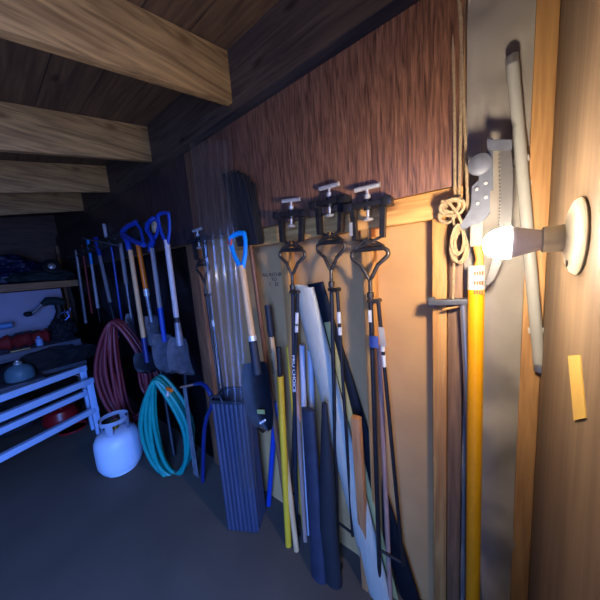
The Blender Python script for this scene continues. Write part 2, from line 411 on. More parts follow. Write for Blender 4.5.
# second, grey-blue loop grip with blue lower shaft
F = Fr(PY(148,219,.82), PY(169,373,.82), 14); z = F.z
s = long_tool('shovel', 'hanging shovel with weathered upper shaft, blue lower sleeve and curved blue grip', 'shovel', F,
    [('shaft', z(163,309), z(151,248), .017, .016, greyash), ('sleeve', z(168,341), z(163,307), .017, .019, blueP)],
    None, (.24, z(168,334), 0, bladest, .2), GT)
def grip_px(F, arms, Y, mm, par):
    m = MB(); inv = F.M.inverted()
    for r, pts in arms: m.tube([inv @ PY(x, y, Y+dy) for x, y, dy in pts], r, 12)
    m.out('grip', mm, par)
grip_px(F, ((.020, [(151.2,252,0),(151,246,0),(152,242,0)]), (.0165, [(151,247,0),(153.5,242,0),(151,236,0),(147,230,0),(147.5,224,0),(151,220,0),(155,217.5,.02)]),
            (.012, [(155,217.5,.02),(159,224,.03),(157,234,.03),(152,244,.01)])), .82, blueP, s)
# orange shaft trenching shovel
F = Fr(PY(137,238,.84), PY(156,347,.84), 20); z = F.z
s = long_tool('shovel', 'hanging shovel with a short bright orange shaft', 'shovel', F,
    [('shaft', z(145,290), z(137.5,242), .019, .018, orangeF), ('ferrule', z(146,296), z(145,289), .021, .021, zinc), ('neck', z(152,322), z(146,295), .013, .016, bladest)],
    None, (.19, z(151,316), 0, bladest, .3), GT)
# big blue loop grip, wood shaft, blue socket
F = Fr(PY(126,223,.785), PY(149,373,.765), 30); z = F.z
s = long_tool('shovel', 'hanging shovel with a wide blue loop grip and tan wooden shaft before the red hose', 'shovel', F,
    [('shaft', z(146,339), z(129,250), .017, .017, ash), ('socket', z(148.5,362), z(146,337), .02, .019, dblueP)],
    None, (.20, z(148.5,352), 0, darkblade, .3), GT)
grip_px(F, ((.021, [(129.3,251,0),(128,243,0),(126.5,239,0)]), (.0185, [(127,240,0),(122.5,235,0),(123,230.5,0),(128,226,0),(136,222.5,.02)]),
            (.0185, [(123,233.5,0),(128,237.5,-.01),(136,242,-.01),(144,245,0)]), (.011, [(136,222.5,.02),(141,230,.03),(144,245,0)])), .785, blueP, s)
# narrow spade
F = Fr(PY(120,240,.88), PY(134,337,.88), 20); z = F.z
s = long_tool('spade', 'hanging narrow spade with weathered handle and thin dark neck', 'spade', F,
    [('shaft', z(127,284), z(121,243), .018, .016, greyash), ('neck', z(132,318), z(127,283), .009, .011, bladest)],
    None, (.13, z(131.5,314), 0, bladest, .1), GT)
# thin blue rod
F = Fr(PY(110,236,.88), PY(122,322,.88)); z = F.z
tag(MB().tube([(0,0,0),(.0,0,F.L*.8),(-.012,0,F.L*.95),(-.03,0,F.L)], [.010,.010,.010,.008], 10).out('pry_rod', blueP, None, F.M),
    'thin bright blue metal rod with a bent top on the hanging rail', 'rod', GT)
# hoe with blue top
F = Fr(PY(96,238,.87), PY(118,338,.84)); z = F.z
long_tool('hoe', 'hanging hoe with weathered shaft and blue grip, its blue end over the red hose', 'hoe', F,
    [('shaft', z(111,302), z(98,253), .018, .018, greyash), ('neck', z(116.5,328), z(111,300), .010, .012, blackst), ('hook', 0, z(116.5,326), .018, .016, blueP), ('grip', z(98,256), F.L, .019, .026, blueP), ('tip', -.0, .02, .019, .019, whiteP)], None, None, GT)
# blue-gripped silver shaft, red poles, grey pole
F = Fr(PY(88,239,.88), PY(100,322,.88)); z = F.z
long_tool('rake', 'thin hanging tool with bright blue grip and worn silvery shaft beside the red poles', 'tool', F,
    [('shaft', z(98,308), z(91,262), .016, .013, whiteash), ('grip', z(91.5,264), F.L, .015, .018, cyanP), ('neck', 0, z(98,306), .008, .012, blackst)], None, None, GT)
F = Fr(PY(82,245,.90), PY(92,313,.90))
tag(MB().cyl((0,0,0),(0,0,F.L), .013).out('pole', redP, None, F.M), 'thin red pole hanging beside the shelves', 'pole', GT)
F = Fr(PY(76,250,.87), PY(86,323,.87))
tag(MB().cyl((0,0,0),(0,0,F.L), .018).lathe([(.018,0),(.020,.004),(.020,.03),(.018,.034)]).out('pole', galv, None, F.M), 'grey metal pole hanging at the ends of the shelves', 'pole', GT)
a, b = PY(82,238,.835), PY(121,246,.835)
F = Fr(PY(104,224,.90), PY(108,246,.90))
tag(MB().cyl((0,0,0),(0,0,F.L), .016).out('stick', whiteash, None, F.M), 'short pale stick end standing up behind the hanging rail', 'stick')
tag(MB().tube([a, b], .008, 8).out('rod', galv), 'thin grey rod lying level across the far hanging tools', 'rod')

# dark poles under the shovel blades
for (p0, p1, lab) in (((160,366),(163,385),'dark thin pole standing behind the teal hose'), ((184,362),(190,435),'dark grey pole standing right of the teal hose')):
    F = Fr(PY(*p0, .90), PY(*p1, .88), floor=0)
    tag(MB().cyl((0,0,0),(0,0,F.L+.1), .014).lathe([(.014,0),(.016,.003),(.016,.02),(.014,.024)]).out('pole', darkblade, None, F.M), lab, 'pole')

# blue D-grip shovel on the tan board
F = Fr(PY(237,234,.80), PY(266,432,.70), 14); z = F.z
sh = long_tool('shovel', 'black-bladed shovel with bright blue D-grip and clean wooden shaft leaning by the clear tubes', 'shovel', F,
    [('shaft', z(252,340), z(239,266), .0165, .0165, ash), ('socket', z(258,374), z(252,337), .022, .0185, navyR), ('band', z(252.4,341), z(251.5,336), .0195, .0195, zinc)],
    (z(239,267), F.L, .042, cyanP), (.15, z(258,362), 0, darkblade, .45))
zz = z(262,410)
MB().box((-.02,-.016,zz-.012),(.018,-.012,zz+.006)).out('sticker', greenink, sh)['label'] = 'lime and white sticker'
for q in range(3): MB().box((-.012+.012*q,-.020,zz-.055+.006*q),(-.006+.012*q,-.012,zz-.047+.006*q)).out('white_mark', whiteink, sh)
MB().tube([(-.050,0,F.L-.01),(-.058,-.004,F.L-.03),(-.035,-.012,F.L-.045),(-.026,-.012,F.L-.02)], .005, 8).out('red_tie', mat('red_tie', (226,70,40), .5), sh)['label'] = 'red plastic tie'

# broom, head up
F = Fr(PY(246,212,.875), PY(262,330,.90), 8, floor=0); z = F.z
br = thing('broom', 'black broom standing upside down, bristles up beside the clear tubes', 'broom', F.M)
zb = z(252,236); zt = z(243,172)
def brf(out):
    m = MB()
    rnd = random.Random(5)
    for i in range(26):
        for j in range(7):
            u = i/25*2-1; v = j/6*2-1
            x0, y0 = u*.062, v*.022
            x1 = u*.072-.016+rnd.uniform(-.008,.008); y1 = v*.034+rnd.uniform(-.006,.006)
            h = zb+(zt-zb)*(1-.22*max(0,u)**1.5)+rnd.uniform(-.012,.012)
            m.tube([(x0,y0,zb-.02),((x0+x1)/2,(y0+y1)/2,(zb+h)/2),(x1,y1,h)], [.0056,.0064,.0038], 5)
    return m
brf(0).out('bristles', bristle, br)
MB().box((-.068,-.026,zb-.045),(.068,.026,zb-.012), .008).out('head', blackR, br)
MB().cyl((0,0,0),(0,0,zb-.04), .0125).out('handle', brownplank, br)

# clear tubes standing in the ribbed bin
bc = PY(233, 409, .79); bz = PY(233, 409, .70).z
Mbin = Matrix.Translation((bc.x, .80, 0)) @ Matrix.Rotation(math.radians(28), 4, 'Z')
bn = thing('storage_bin', 'tall ribbed blue-grey plastic bin holding the clear tubes', 'bin', Mbin)
m = MB(); hw, hd = .088, .07
def wallpan(m, x0, y0, x1, y1, n):
    for k in range(n):
        f0, f1 = k/n, (k+.62)/n
        cx, cy = x0+(x1-x0)*(f0+f1)/2, y0+(y1-y0)*(f0+f1)/2
        m.tube([(cx,cy,.01),(cx,cy,bz-.012)], .012, 8)
m.box((-hw,-hd,0),(hw,-hd+.006,bz-.01)); m.box((-hw,hd-.006,0),(hw,hd,bz-.01)); m.box((-hw,-hd,0),(-hw+.006,hd,bz-.01)); m.box((hw-.006,-hd,0),(hw,hd,bz-.01)); m.box((-hw,-hd,0),(hw,hd,.008))
wallpan(m,-hw,-hd,hw,-hd,7); wallpan(m,hw,-hd,hw,hd,5)
m.out('body', binm, bn)
MB().tube([(-hw-.008,-hd-.008,bz-.008),(hw+.008,-hd-.008,bz-.008),(hw+.008,hd+.008,bz-.008),(-hw-.008,hd+.008,bz-.008)], .011, 8, closed=True).out('rim', darkblade, bn)
MB().tube([(-.09,-hd-.012,bz-.01),(-.085,-hd-.014,bz+.03),(-.03,-hd-.014,bz+.028),(-.02,-hd-.012,bz-.01)], .006, 8).out('handle', darkblade, bn)
clear, nt, bs = _new('clear_tube')
N = nt.nodes.new; Lk = nt.links.new
tr = N('ShaderNodeBsdfTransparent'); tr.inputs['Color'].default_value = (.955,.96,.965,1)
gl = N('ShaderNodeBsdfGlossy'); gl.inputs['Roughness'].default_value = .12; gl.inputs['Color'].default_value = (.95,.96,1,1)
df = N('ShaderNodeBsdfDiffuse'); df.inputs['Color'].default_value = (.6,.6,.64,1)
lw = N('ShaderNodeLayerWeight'); lw.inputs['Blend'].default_value = .35
mr = N('ShaderNodeMapRange'); mr.inputs['To Min'].default_value = .03; mr.inputs['To Max'].default_value = .42
m1 = N('ShaderNodeMixShader'); m2 = N('ShaderNodeMixShader'); m2.inputs['Fac'].default_value = .12
Lk(lw.outputs['Facing'], mr.inputs['Value']); Lk(mr.outputs['Result'], m1.inputs['Fac'])
Lk(gl.outputs[0], m2.inputs[1]); Lk(df.outputs[0], m2.inputs[2])
Lk(tr.outputs[0], m1.inputs[1]); Lk(m2.outputs[0], m1.inputs[2]); Lk(m1.outputs[0], nt.nodes['Material Output'].inputs['Surface'])
nt.nodes.remove(bs)
tubes = [((197,168),(222,400),.775,'first clear plastic tube from the left, standing in the ribbed bin'),
         ((206,168),(229,402),.765,'second clear plastic tube from the left, standing in the ribbed bin'),
         ((215,168),(236,404),.76,'middle clear plastic tube of five standing in the ribbed bin'),
         ((223,168),(242,407),.77,'fourth clear plastic tube from the left, standing in the ribbed bin'),
         ((229,168),(247,410),.79,'fifth clear plastic tube, nearest the blue-gripped shovel')]
for (p0, p1, Y, lab) in tubes:
    F = Fr(PY(*p0, Y+.04), PY(*p1, Y-.0), floor=.30)
    L = F.L+.12
    m = MB(); n = 16; r0 = .0205
    m.tube([(0,0,0),(0,0,L*.5),(0,0,L)], r0, n, caps=False)
    tag(m.out('clear_tube', clear, None, F.M), lab, 'tube', 'clear plastic tubes in the bin')

# sledge handle, yellow handle, sticks
def stick(p0, p1, Y0, Y1, r, mm, name, label, cat, floor=0., M_extra=None, group=None, n=14):
    F = Fr(PY(*p0, Y0), PY(*p1, Y1), floor=floor)
    return F, tag(MB().tube([(0,0,0),(0,0,F.L*.5),(0,0,F.L)], r, n).out(name, mm, None, F.M), label, cat, group)
F = Fr(PY(267.5,305,.93), PY(277,385,.90), floor=0); z = F.z
ax = thing('staff', 'tan handle with dark lettering and a black grip on top', 'staff', F.M)
MB().tube([(0,0,0),(0,0,z(270,336))], .0145, 14).out('shaft', wood('tan_shaft', (226,180,126), (196,150,98), 'z', scale=18, bump=.04, knots=False), ax)
MB().lathe([(.0150,z(270,337)),(.0175,z(270,330)),(.0165,z(269,318)),(.0180,F.L-.01),(.0165,F.L)], 18).out('grip', navyR, ax)
text('COUNTY', .017, ink, TXT(0,-.0152,z(272.6,345)), ax, 'lettering', sx=1.1)
text('HANDLES', .017, ink, TXT(0,-.0152,z(274.8,366)), ax, 'lettering', sx=1.0)
F = Fr(PY(278.5,347,.88), PY(283,435,.86), floor=0); z = F.z
yh = thing('staff', 'yellow handle with a slim black ribbed grip on top', 'staff', F.M)
MB().tube([(0,0,0),(0,0,z(280,376))], .0175, 16).out('shaft', yellow2, yh)
m = MB().cyl((0,0,z(280,377)),(0,0,F.L), .0125)
for k in range(7): m.lathe([(.0125,F.L-.012-k*.018),(.0142,F.L-.016-k*.018),(.0125,F.L-.020-k*.018)], 14)
m.out('grip', blackR, yh)
stick((288,346),(291,380),.95,.95,.012,yellow2,'stick','yellow stick just behind the lettered clamp pole','stick')
stick((293,335),(299,435),.955,.93,.012,pinkash,'stick','pinkish bare wooden stick beside the lettered clamp pole','stick')
stick((302,345),(305,435),.965,.955,.0145,paleblue,'pipe','left one of two pale blue pipes under the cream roll','pipe',group='pale blue pipes')
stick((310,350),(313.5,435),.965,.955,.0145,paleblue,'pipe','right one of two pale blue pipes under the cream roll','pipe',group='pale blue pipes')
stick((276,402),(274,430),.96,.955,.016,blueP,'stick','royal blue rounded handle showing behind the black shovel blade','handle')
# dark boot-like sleeve round the pipes and black bag at the foot
F = Fr(PY(308,408,.86), PY(309,436,.84))
F2b = Fr(PY(308,409,.86), PY(310,440,.85), floor=0)
tag(MB().tube([(0,0,0),(.0,0,F2b.L*.5),(0,0,F2b.L)], [.042,.04,.036], 18, flat=.5).out('sleeve', mat('dark_sleeve', (44,48,66), .6, var=.4, scale=20, bump=.3), None, F2b.M),
    'dark slate cover standing in front of the pale blue pipes', 'cover')
c = PY(322, 420, .83)
tag(MB().tube([(c.x,.835,0),(c.x-.01,.835,.3),(c.x,.84,.55),(c.x+.004,.85,PY(322,402,.85).z)], [.045,.045,.036,.012], 16, flat=.7).out('bag', blackcloth), 'black crumpled bag at the foot of the cream roll', 'bag')
# rolls
F = Fr(PY(303,286,.945), PY(340,435,.925), floor=0)
rl = thing('vinyl_roll', 'cream roll of vinyl leaning behind the clamp poles', 'roll', F.M)
m = MB()
def spiral(u, v):
    th = u*2*math.pi*2.3; r = .044+.006*u
    return V((r*1.15*math.cos(th), r*.6*math.sin(th), F.L*v - .02*math.cos(th)*(v > .5)))
m.sheet(spiral, 72, 6, .0016); m.out('sheet', cream, rl)
F = Fr(PY(315,283,.979), PY(361,435,.970), floor=0)
m = MB()
def spiral2(u, v):
    th = u*2*math.pi*2.2+1; r = .038+.004*u
    return V((r*1.1*math.cos(th), r*.36*math.sin(th), F.L*v - .006*math.cos(th)*(v > .5)))
tag(m.sheet(spiral2, 64, 6, .0016).out('rubber_roll', navyR, None, F.M), 'dark navy roll leaning beside the cream roll', 'roll')
F = Fr(PY(327,322,.955), PY(355,435,.948), floor=0)
tag(MB().box((-.014,-.004,0),(.014,.004,F.L), .002).out('slat', olive, None, F.M), 'straw-coloured slat between the cream roll and the navy roll', 'slat')
F = Fr(PY(356,417,.90), PY(357.5,440,.90), floor=0)
tag(MB().box((-.019,-.015,0),(.019,.015,F.L), .003).out('wood_offcut', wood('offcut', (206,140,84), (160,100,56)), None, F.M), 'orange-tan wood offcut standing at the foot of the navy roll', 'wood offcut')
# thin wires/rods beside third pole
stick((379,345),(383,435),.935,.925,.010,pinkash,'stick','thin pinkish stick against the pine stud','stick')

# marker writing on the board
wr = text('ALL RETURN\n TO\n1   22', .026, ink, Matrix.Identity(4), None, 'wall_writing', ext=.0004)
p = PY(273.5, 279.5, WALL)
wr.matrix_world = Matrix.Translation((p.x, WALL-.0008, p.z)) @ Matrix(((1,0,0),(0,0,1),(0,1,0))).to_4x4() @ Matrix.Diagonal((1,1,-1,1))
wr.matrix_world = Matrix.Translation((p.x, WALL-.0008, p.z)) @ Matrix.Rotation(math.pi/2, 4, 'X') @ Matrix.Diagonal((1.15,1,1,1))
tag(wr, 'handwritten dark marker writing on the tan wall board', 'writing')

# ------------------------------------------------------------------ ropes
rnd = random.Random(3)
def coil(m, c, rx, rz, k, r, y=.0, jit=.004, tw=0.):
    pts = []
    n = 22
    for q in range(k*n+1):
        a = 2*math.pi*q/n; s = 1+.12*math.sin(q*.37+k)
        pts.append((c.x+rx*s*math.sin(a)+tw*rz*math.cos(a), c.y+y+.010*math.sin(a*.5+q*.05), c.z+rz*s*math.cos(a)+rnd.uniform(-jit,jit)*.4))
    m.tube(pts, r, 7)
nail_y = .895
Rr = .0043
rp = thing('rope', 'bundled pale cotton rope hanging on the studs beside the pole saw', 'rope', V((PY(455,230,nail_y).x, nail_y, PY(455,257,nail_y).z)))
def rpart(m, name): 
    o = m.out(name, ropem, None)
    o.parent = rp; o.matrix_parent_inverse = Matrix.Identity(4); o.location = o.location - rp.location
m = MB()
for (x0, x1, y1) in ((454.5,455,200),(459.5,459,205),(466,468,212)):
    a = PY(x0,165,.905); b = PY(x1,y1,.90); d = (a-b); a = a + d*((2.20-a.z)/d.z)
    m.tube([a, (a+b)/2+V((.001,.004,0)), b], Rr, 8)
rpart(m, 'strand')
m = MB(); c = PY(451,206,.885)
coil(m, c, .020, .020, 3, Rr); coil(m, c+V((.006,.0,-.004)), .030, .022, 2, Rr, -.008); coil(m, c+V((-.004,0,-.012)), .024, .030, 2, Rr, .010, tw=.3)
m.tube([c+V((-.022,-.014,.016)), c+V((0,-.02,.004)), c+V((.02,-.014,-.03)), c+V((.03,-.01,-.06))], Rr, 8)
rpart(m, 'knot')
m = MB(); c = PY(459,239,.885)
for k, (rx, rz) in enumerate(((.016,.042),(.020,.050),(.012,.034),(.018,.046))):
    cc = c + V((rnd.uniform(-.004,.004), k*.004-.008, .052-rz*1.0-.006*k)); pts = []
    for q in range(24):
        a = 2*math.pi*q/24; pts.append(cc + V((rx*math.sin(a)*(1-.35*max(0,math.cos(a))), .002*math.sin(3*a), rz*math.cos(a)-.012)))
    m.tube(pts, Rr*.95, 7, closed=True)
m.tube([PY(452,215,.885), PY(455,228,.885), PY(453,300,.895)], Rr*.8, 7)
rpart(m, 'loop')
nl = MB().cyl((rp.location.x, .96, 2.19),(rp.location.x, .86, 2.20), .004)
nl.out('nail', zinc, None)
bpy.data.objects['nail'].parent = rp; bpy.data.objects['nail'].location -= rp.location

# ------------------------------------------------------------------ scraper (grey bar head, metal pole)
F = Fr(PY(463,303,.905), PY(470,435,.905), 0, floor=0); z = F.z
sc = thing('floor_scraper', 'upturned floor scraper with dark grey bar head beside the yellow pole', 'scraper', F.M)
MB().cyl((0,0,0),(0,0,F.L), .0095).out('pole', alum, sc)
m = MB().box((-.094,-.016,F.L-.004),(.022,.016,F.L+.014), .003).box((-.098,-.004,F.L-.012),(-.078,.02,F.L+.02), .003)
m.out('head', mat('scraper_grey', (88,88,94), .5, .3, var=.3, scale=30), sc)
MB().tube([(-.055,0,F.L-.02),(-.03,-.002,F.L-.014),(-.01,0,F.L-.008)], .004, 8).out('brace', pine, sc)

# ------------------------------------------------------------------ pole saw
YS = .89
brk = mat('bracket_grey', (98,100,110), .5, .2, var=.25, scale=50)
F = Fr(PY(476.3,266,YS), PY(474.5,435,YS), 0, floor=0); z = F.z
ps = thing('pole_saw', 'yellow fibreglass pole saw with grey metal head and curved toothed blade', 'pole saw', F.M)
ZT = F.L
MB().tube([(0,0,0),(0,0,ZT*.5),(0,0,ZT)], .0205, 22).out('pole', yellow, ps)
MB().tube([(0,0,z(476,289)),(0,0,ZT+.001)], .0212, 22).out('label', sticker, ps)['label'] = 'white warning label with red marks'
bpy.context.view_layer.update()
for k in range(3):
    zk = ZT-.020-.027*k
    for j in range(4): MB().box((-.004+.0058*j,-.0225,zk-.005),(.0005+.0058*j,-.0205+.0014*j,zk+.006)).out('warning_mark', redink, ps)
zA, zB, zC = z(476,245), z(477,222), z(478,178)
MB().tube([(.006,0,ZT),(.008,0,ZT+.02),(.003,0,zA)], [.012,.010,.012], 12, flat=.8).out('adapter', wood('adapter_wood', (226,150,72), (190,116,50), knots=False), ps)
MB().box((-.015,-.010,zA-.004),(.015,.010,zB+.01), .004).out('sleeve', mat('pale_tape', (158,146,130), .6), ps)
P2 = lambda px, py: (F.M.inverted() @ PY(px, py, YS-.015))
def xz(*pts): return [(P2(*p).x, P2(*p).z) for p in pts]
MB().prism(xz((472,187),(479,180),(479,224),(473,225),(463,230),(460,226),(471,208)), -.020, -.014).out('bracket', brk, ps)
MB().prism(xz((479,172),(490,166),(490,213),(485,220),(479,224)), -.024, -.013).out('bracket', brk, ps)
m = MB()
for p in ((477,190),(478,204),(486,184),(486,198)):
    q = P2(*p); m.lathe([(.0045,0),(.0045,.004),(.002,.006)], 10, Matrix.Translation((q.x,-.024,q.z)) @ Matrix.Rotation(math.pi/2, 4, 'X'))
m.out('rivet', zinc, ps)
q = P2(480, 166)
MB().lathe([(.023,-.008),(.026,-.006),(.020,0),(.026,.006),(.023,.008),(.006,.010)], 24, Matrix.Translation((q.x,-.03,q.z)) @ Matrix.Rotation(math.pi/2, 4, 'X')).out('pulley', brk, ps)
# saw blade: concave toothed edge, tip hanging low behind the bulb
edge = [(498,150),(498.5,180),(498.5,205),(497.5,228),(494.5,248),(489.5,266),(484.5,282)]
back = [(487.5,286),(494,280),(501,264),(507,245),(511,225),(513,200),(513,170),(511,150)]
pts = []
for i in range(len(edge)-1):
    a, b = edge[i], edge[i+1]; n = 7
    for j in range(n):
        f = j/n; g = (j+.5)/n
        pts.append((a[0]+(b[0]-a[0])*f, a[1]+(b[1]-a[1])*f)); pts.append((a[0]+(b[0]-a[0])*g+2.6, a[1]+(b[1]-a[1])*g-.8))
pts.append(edge[-1]); pts += back
bl = [(P2(*p).x, P2(*p).z) for p in pts]
MB().prism(bl, -.0125, -.011).out('saw_blade', mat('saw_blade', (98,94,92), .45, .3, var=.2, scale=20), ps)
MB().prism(xz((488,150),(512,150),(512,140),(488,140)), -.018, -.008).out('blade_mount', brk, ps)
MB().prism(xz((487,138),(493,138),(493,190),(487,190)), -.0132, -.0085).out('blade_arm', brk, ps)

# ------------------------------------------------------------------ right corner
F = Fr(PY(521,160,.945), PY(540,372,.945)); L = F.L
wt = thing('fluorescent_tube', 'unlit white tube leaning in the corner behind the bulb', 'tube', F.M)
MB().cyl((0,0,.02),(0,0,L+.25), .0135, n=20).out('glass', mat('white_tube', (166,162,154), .25, var=.03), wt)
MB().lathe([(.004,-.004),(.004,.001),(.0125,.002),(.0138,.006),(.0138,.024)], 18).out('end_cap', alum, wt)
for zz in (.12, L): MB().box((-.017,-.004,zz-.008),(.017,.05,zz+.008), .002).out('clip', zinc, wt)
MB().lathe([(.0138,L+.24),(.0138,L+.262),(.004,L+.266)], 18).out('end_cap', alum, wt)
m = MB()
m.prism([(p.y, p.z) for p in (PX(569,356,XR), PX(581,355,XR), PX(587,418,XR), PX(575,421,XR))], XR-.0015, XR+.001)
for v in m.bm.verts: v.co = V((v.co.y, v.co.x, v.co.z))
tag(m.out('yellow_strip', mat('faded_yellow', (214,170,84), .6)), 'short faded yellow strip stuck low on the right wall under the lampholder', 'strip')

# ------------------------------------------------------------------ hoses
def hose(c, e1, rx, rz, turns, r, seed, pinch=.45, depth=.05, lo=.40, asym=.55):
    rnd = random.Random(seed); pts = []; n = 30; e1 = V(e1).normalized(); e3 = e1.cross(V((0,0,1)))
    fx, fz, ox = 1, 1, 0
    fs = [lo+(1.04-lo)*i/(turns+1) for i in range(turns+2)]; rnd.shuffle(fs)
    st = [(f, rnd.uniform(.84,1.03), (1-f)*rx*asym+rnd.uniform(-.006,.006)) for f in fs]
    for q in range(turns*n+1):
        k = q//n; f = (q % n)/n; f = f*f*(3-2*f)
        A, B = st[k], st[k+1]; fx, fz, ox = (A[i]+(B[i]-A[i])*f for i in range(3))
        a = 2*math.pi*q/n; cz = math.cos(a)
        w = 1-pinch*max(0, cz)**1.5
        zz = rz*cz if cz > 0 else rz*fz*cz
        pts.append(V(c) + e1*(rx*fx*math.sin(a)*w + ox*(1-max(0,cz))) + e3*(depth*math.sin(q*.9/n*2+k)) + V((0,0,zz + (cz > 0)*.008*math.sin(k*2.3))))
    return MB().tube(pts, r, 10)
c = PY(124, 374, .70); top = PY(122,327,.70)
tag(hose(V((c.x, .70, c.z)), (.62,.78,0), .205, (top.z-PY(126,421,.70).z)/2, 12, .0150, 4).out('garden_hose', redR), 'dark red rubber hose coiled and hung below the left tools', 'hose')
c = PY(148, 376, .85)
tag(hose(V((c.x, .85, c.z)), (.9,.4,0), .13, .20, 5, .012, 14, depth=.03).out('garden_hose', redR), 'red hose strands showing behind the wooden-shafted shovel blade', 'hose')
c = PY(166, 432, .72); top = PY(166,383,.72)
tl = thing('garden_hose', 'teal rubber hose coil with an orange clip, right of the propane tank', 'hose', V((c.x, .72, top.z-.80)))
o = hose(V((0,0,.40)), (.75,.66,0), .185, .40, 10, .0140, 8, pinch=.5, depth=.04, lo=.5).out('coil', tealR, tl, Matrix.Identity(4))
q = PY(171,389,.66)-tl.location
MB().tube([q+V((-.03,-.01,0)), q+V((0,-.016,.008)), q+V((.03,-.01,0))], .012, 10).out('clip', mat('orange_clip', (232,112,30), .5), tl)['label'] = 'orange clip'
MB().tube([q+V((-.035,0,-.0)), q+V((-.05,-.005,-.05)), q+V((-.045,-.008,-.06))], .010, 10).out('coupling', zinc, tl)
# hooks for hoses: bent nails in the wall
# ------------------------------------------------------------------ bow saw with blue frame
pts = [PY(x, y, .80) for x, y in ((181,387),(190,385),(198,383.5))] 
F = Fr(PY(205,383,.80), PY(204,440,.80)); inv = F.M.inverted()
bs_ = thing('bow_saw', 'saw with a curved blue tubular frame standing between the teal hose and the bin', 'saw', F.M)
loc = lambda x, y: inv @ PY(x, y, .80)
MB().tube([loc(181,387), loc(189,385.5), loc(197,383.5)], .0085, 10).out('tip', pinkash, bs_)
MB().tube([loc(195,384), loc(201,383), loc(206,386), loc(210,393), loc(213,401), loc(211,408), loc(207,416), loc(204.5,428), loc(203.5,445), loc(203,470), loc(203,495)], .013, 12).out('frame', dblueP, bs_)
MB().prism([(loc(183,388).x, loc(183,388).z), (loc(186,388).x, loc(186,388).z), (loc(201,494).x, loc(201,494).z), (loc(196,494).x, loc(196,494).z)], -.001, .001).out('saw_blade', bladest, bs_)

# ------------------------------------------------------------------ propane cylinder
pc = PZ(116, 431, .31); pc.z = 0
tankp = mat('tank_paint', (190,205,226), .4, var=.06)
t = thing('propane_cylinder', 'white propane cylinder with collar on the floor beside the red hose', 'gas cylinder', pc)
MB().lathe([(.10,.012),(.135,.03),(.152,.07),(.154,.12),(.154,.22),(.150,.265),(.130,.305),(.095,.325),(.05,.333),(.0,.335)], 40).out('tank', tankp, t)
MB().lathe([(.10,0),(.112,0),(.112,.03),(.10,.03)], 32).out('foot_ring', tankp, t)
m = MB()
def collar(a0, a1, z0, z1):
    m.sheet(lambda u, v: V((.098*math.cos(a0+(a1-a0)*u), .098*math.sin(a0+(a1-a0)*u), z0+(z1-z0)*v)), max(4, int(abs(a1-a0)*8)), 2, .004)
collar(0, 2*math.pi*.999, .400, .432)
for a in (-2.3, -.9, .6, 2.0): collar(a, a+.5, .318, .402)
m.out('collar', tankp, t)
m = MB().lathe([(.022,.33),(.022,.37),(.012,.374),(.012,.385)], 16); m.lathe([(.022,.385),(.026,.388),(.026,.40),(.02,.403)], 12); m.cyl((0,0,.36),(-.05,-.02,.36), .012)
m.out('valve', mat('brass', (168,134,66), .35, .8), t)

# ------------------------------------------------------------------ shelves and what stands on them
zu = PX(50, 281.5, -5.0).z; zm = PX(50, 345, -4.6).z; zl_ = .42
sh = thing('shelving', 'wooden shelves built along the left end wall', 'shelf', V((-5.3, .3, 0)))
def bp_(lo, hi, name, mm, bev=.004):
    MB().box(V(lo)-sh.location, V(hi)-sh.location, bev).out(name, mm, sh, Matrix.Identity(4))
bp_((XL+.02, -1.2, zu-.095), (-5.0, .97, zu), 'shelf_board', shelfw)
bp_((XL+.02, -1.2, zm-.10), (-4.6, .80, zm), 'shelf_board', shelfg)
bp_((XL+.02, -1.2, zl_-.05), (-4.5, .80, zl_), 'shelf_board', shelfg)
for y in (-1.15, .90):
    bp_((XL+.02, y-.02, 0), (XL+.10, y+.02, 2.1), 'post', oldwood)
for y in (-1.17, .72): bp_((-4.70, y-.02, 0), (-4.66, y+.02, zm-.10), 'post', oldwood)
def on(px, py, x): return PX(px, py, x)
def cloth(name, mm, c, r, z0, amp, freq, seed, label, cat, sub=5):
    tag(MB().ball(c, r, sub, amp, freq, seed, zmin=z0+.001).out(name, mm), label, cat)
p = on(22, 246, -5.25); cloth('tarp', bluetarp, V((-5.36, p.y-.16, zu+.21)), (.2,.30,.19), zu, .35, 2.2, 2, 'crumpled dark blue tarp on top of the upper shelf', 'tarp')
p = on(45, 268, -5.2); cloth('canvas', greentarp, V((-5.22, p.y-.02, zu+.075)), (.2,.36,.11), zu, .16, 2.2, 5, 'folded dark green canvas on the upper shelf', 'canvas')
p = on(45, 250, -5.2)
hl = thing('headlamp', 'round silver lamp with a dark rim on the folded green canvas', 'lamp', Matrix.Translation((-5.10, p.y+.02, zu+.215)) @ Matrix.Rotation(math.radians(72), 4, 'Y'))
MB().lathe([(.03,-.06),(.07,-.03),(.095,.0),(.10,.02),(.085,.024),(.08,.01)], 26).out('housing', blackR, hl)
MB().lathe([(.078,.008),(.06,-.005),(.03,.02),(.0,.03)], 26).out('reflector', zinc, hl)
# pale box
p0, p1 = on(0, 300, -5.2), on(63, 300, -5.2)
bxz = zu-.11
tag(MB().box((-5.50, -.45, zm), (-5.2, p1.y, bxz), .006).out('storage_box', lilac), 'large pale lilac box under the upper shelf', 'box')
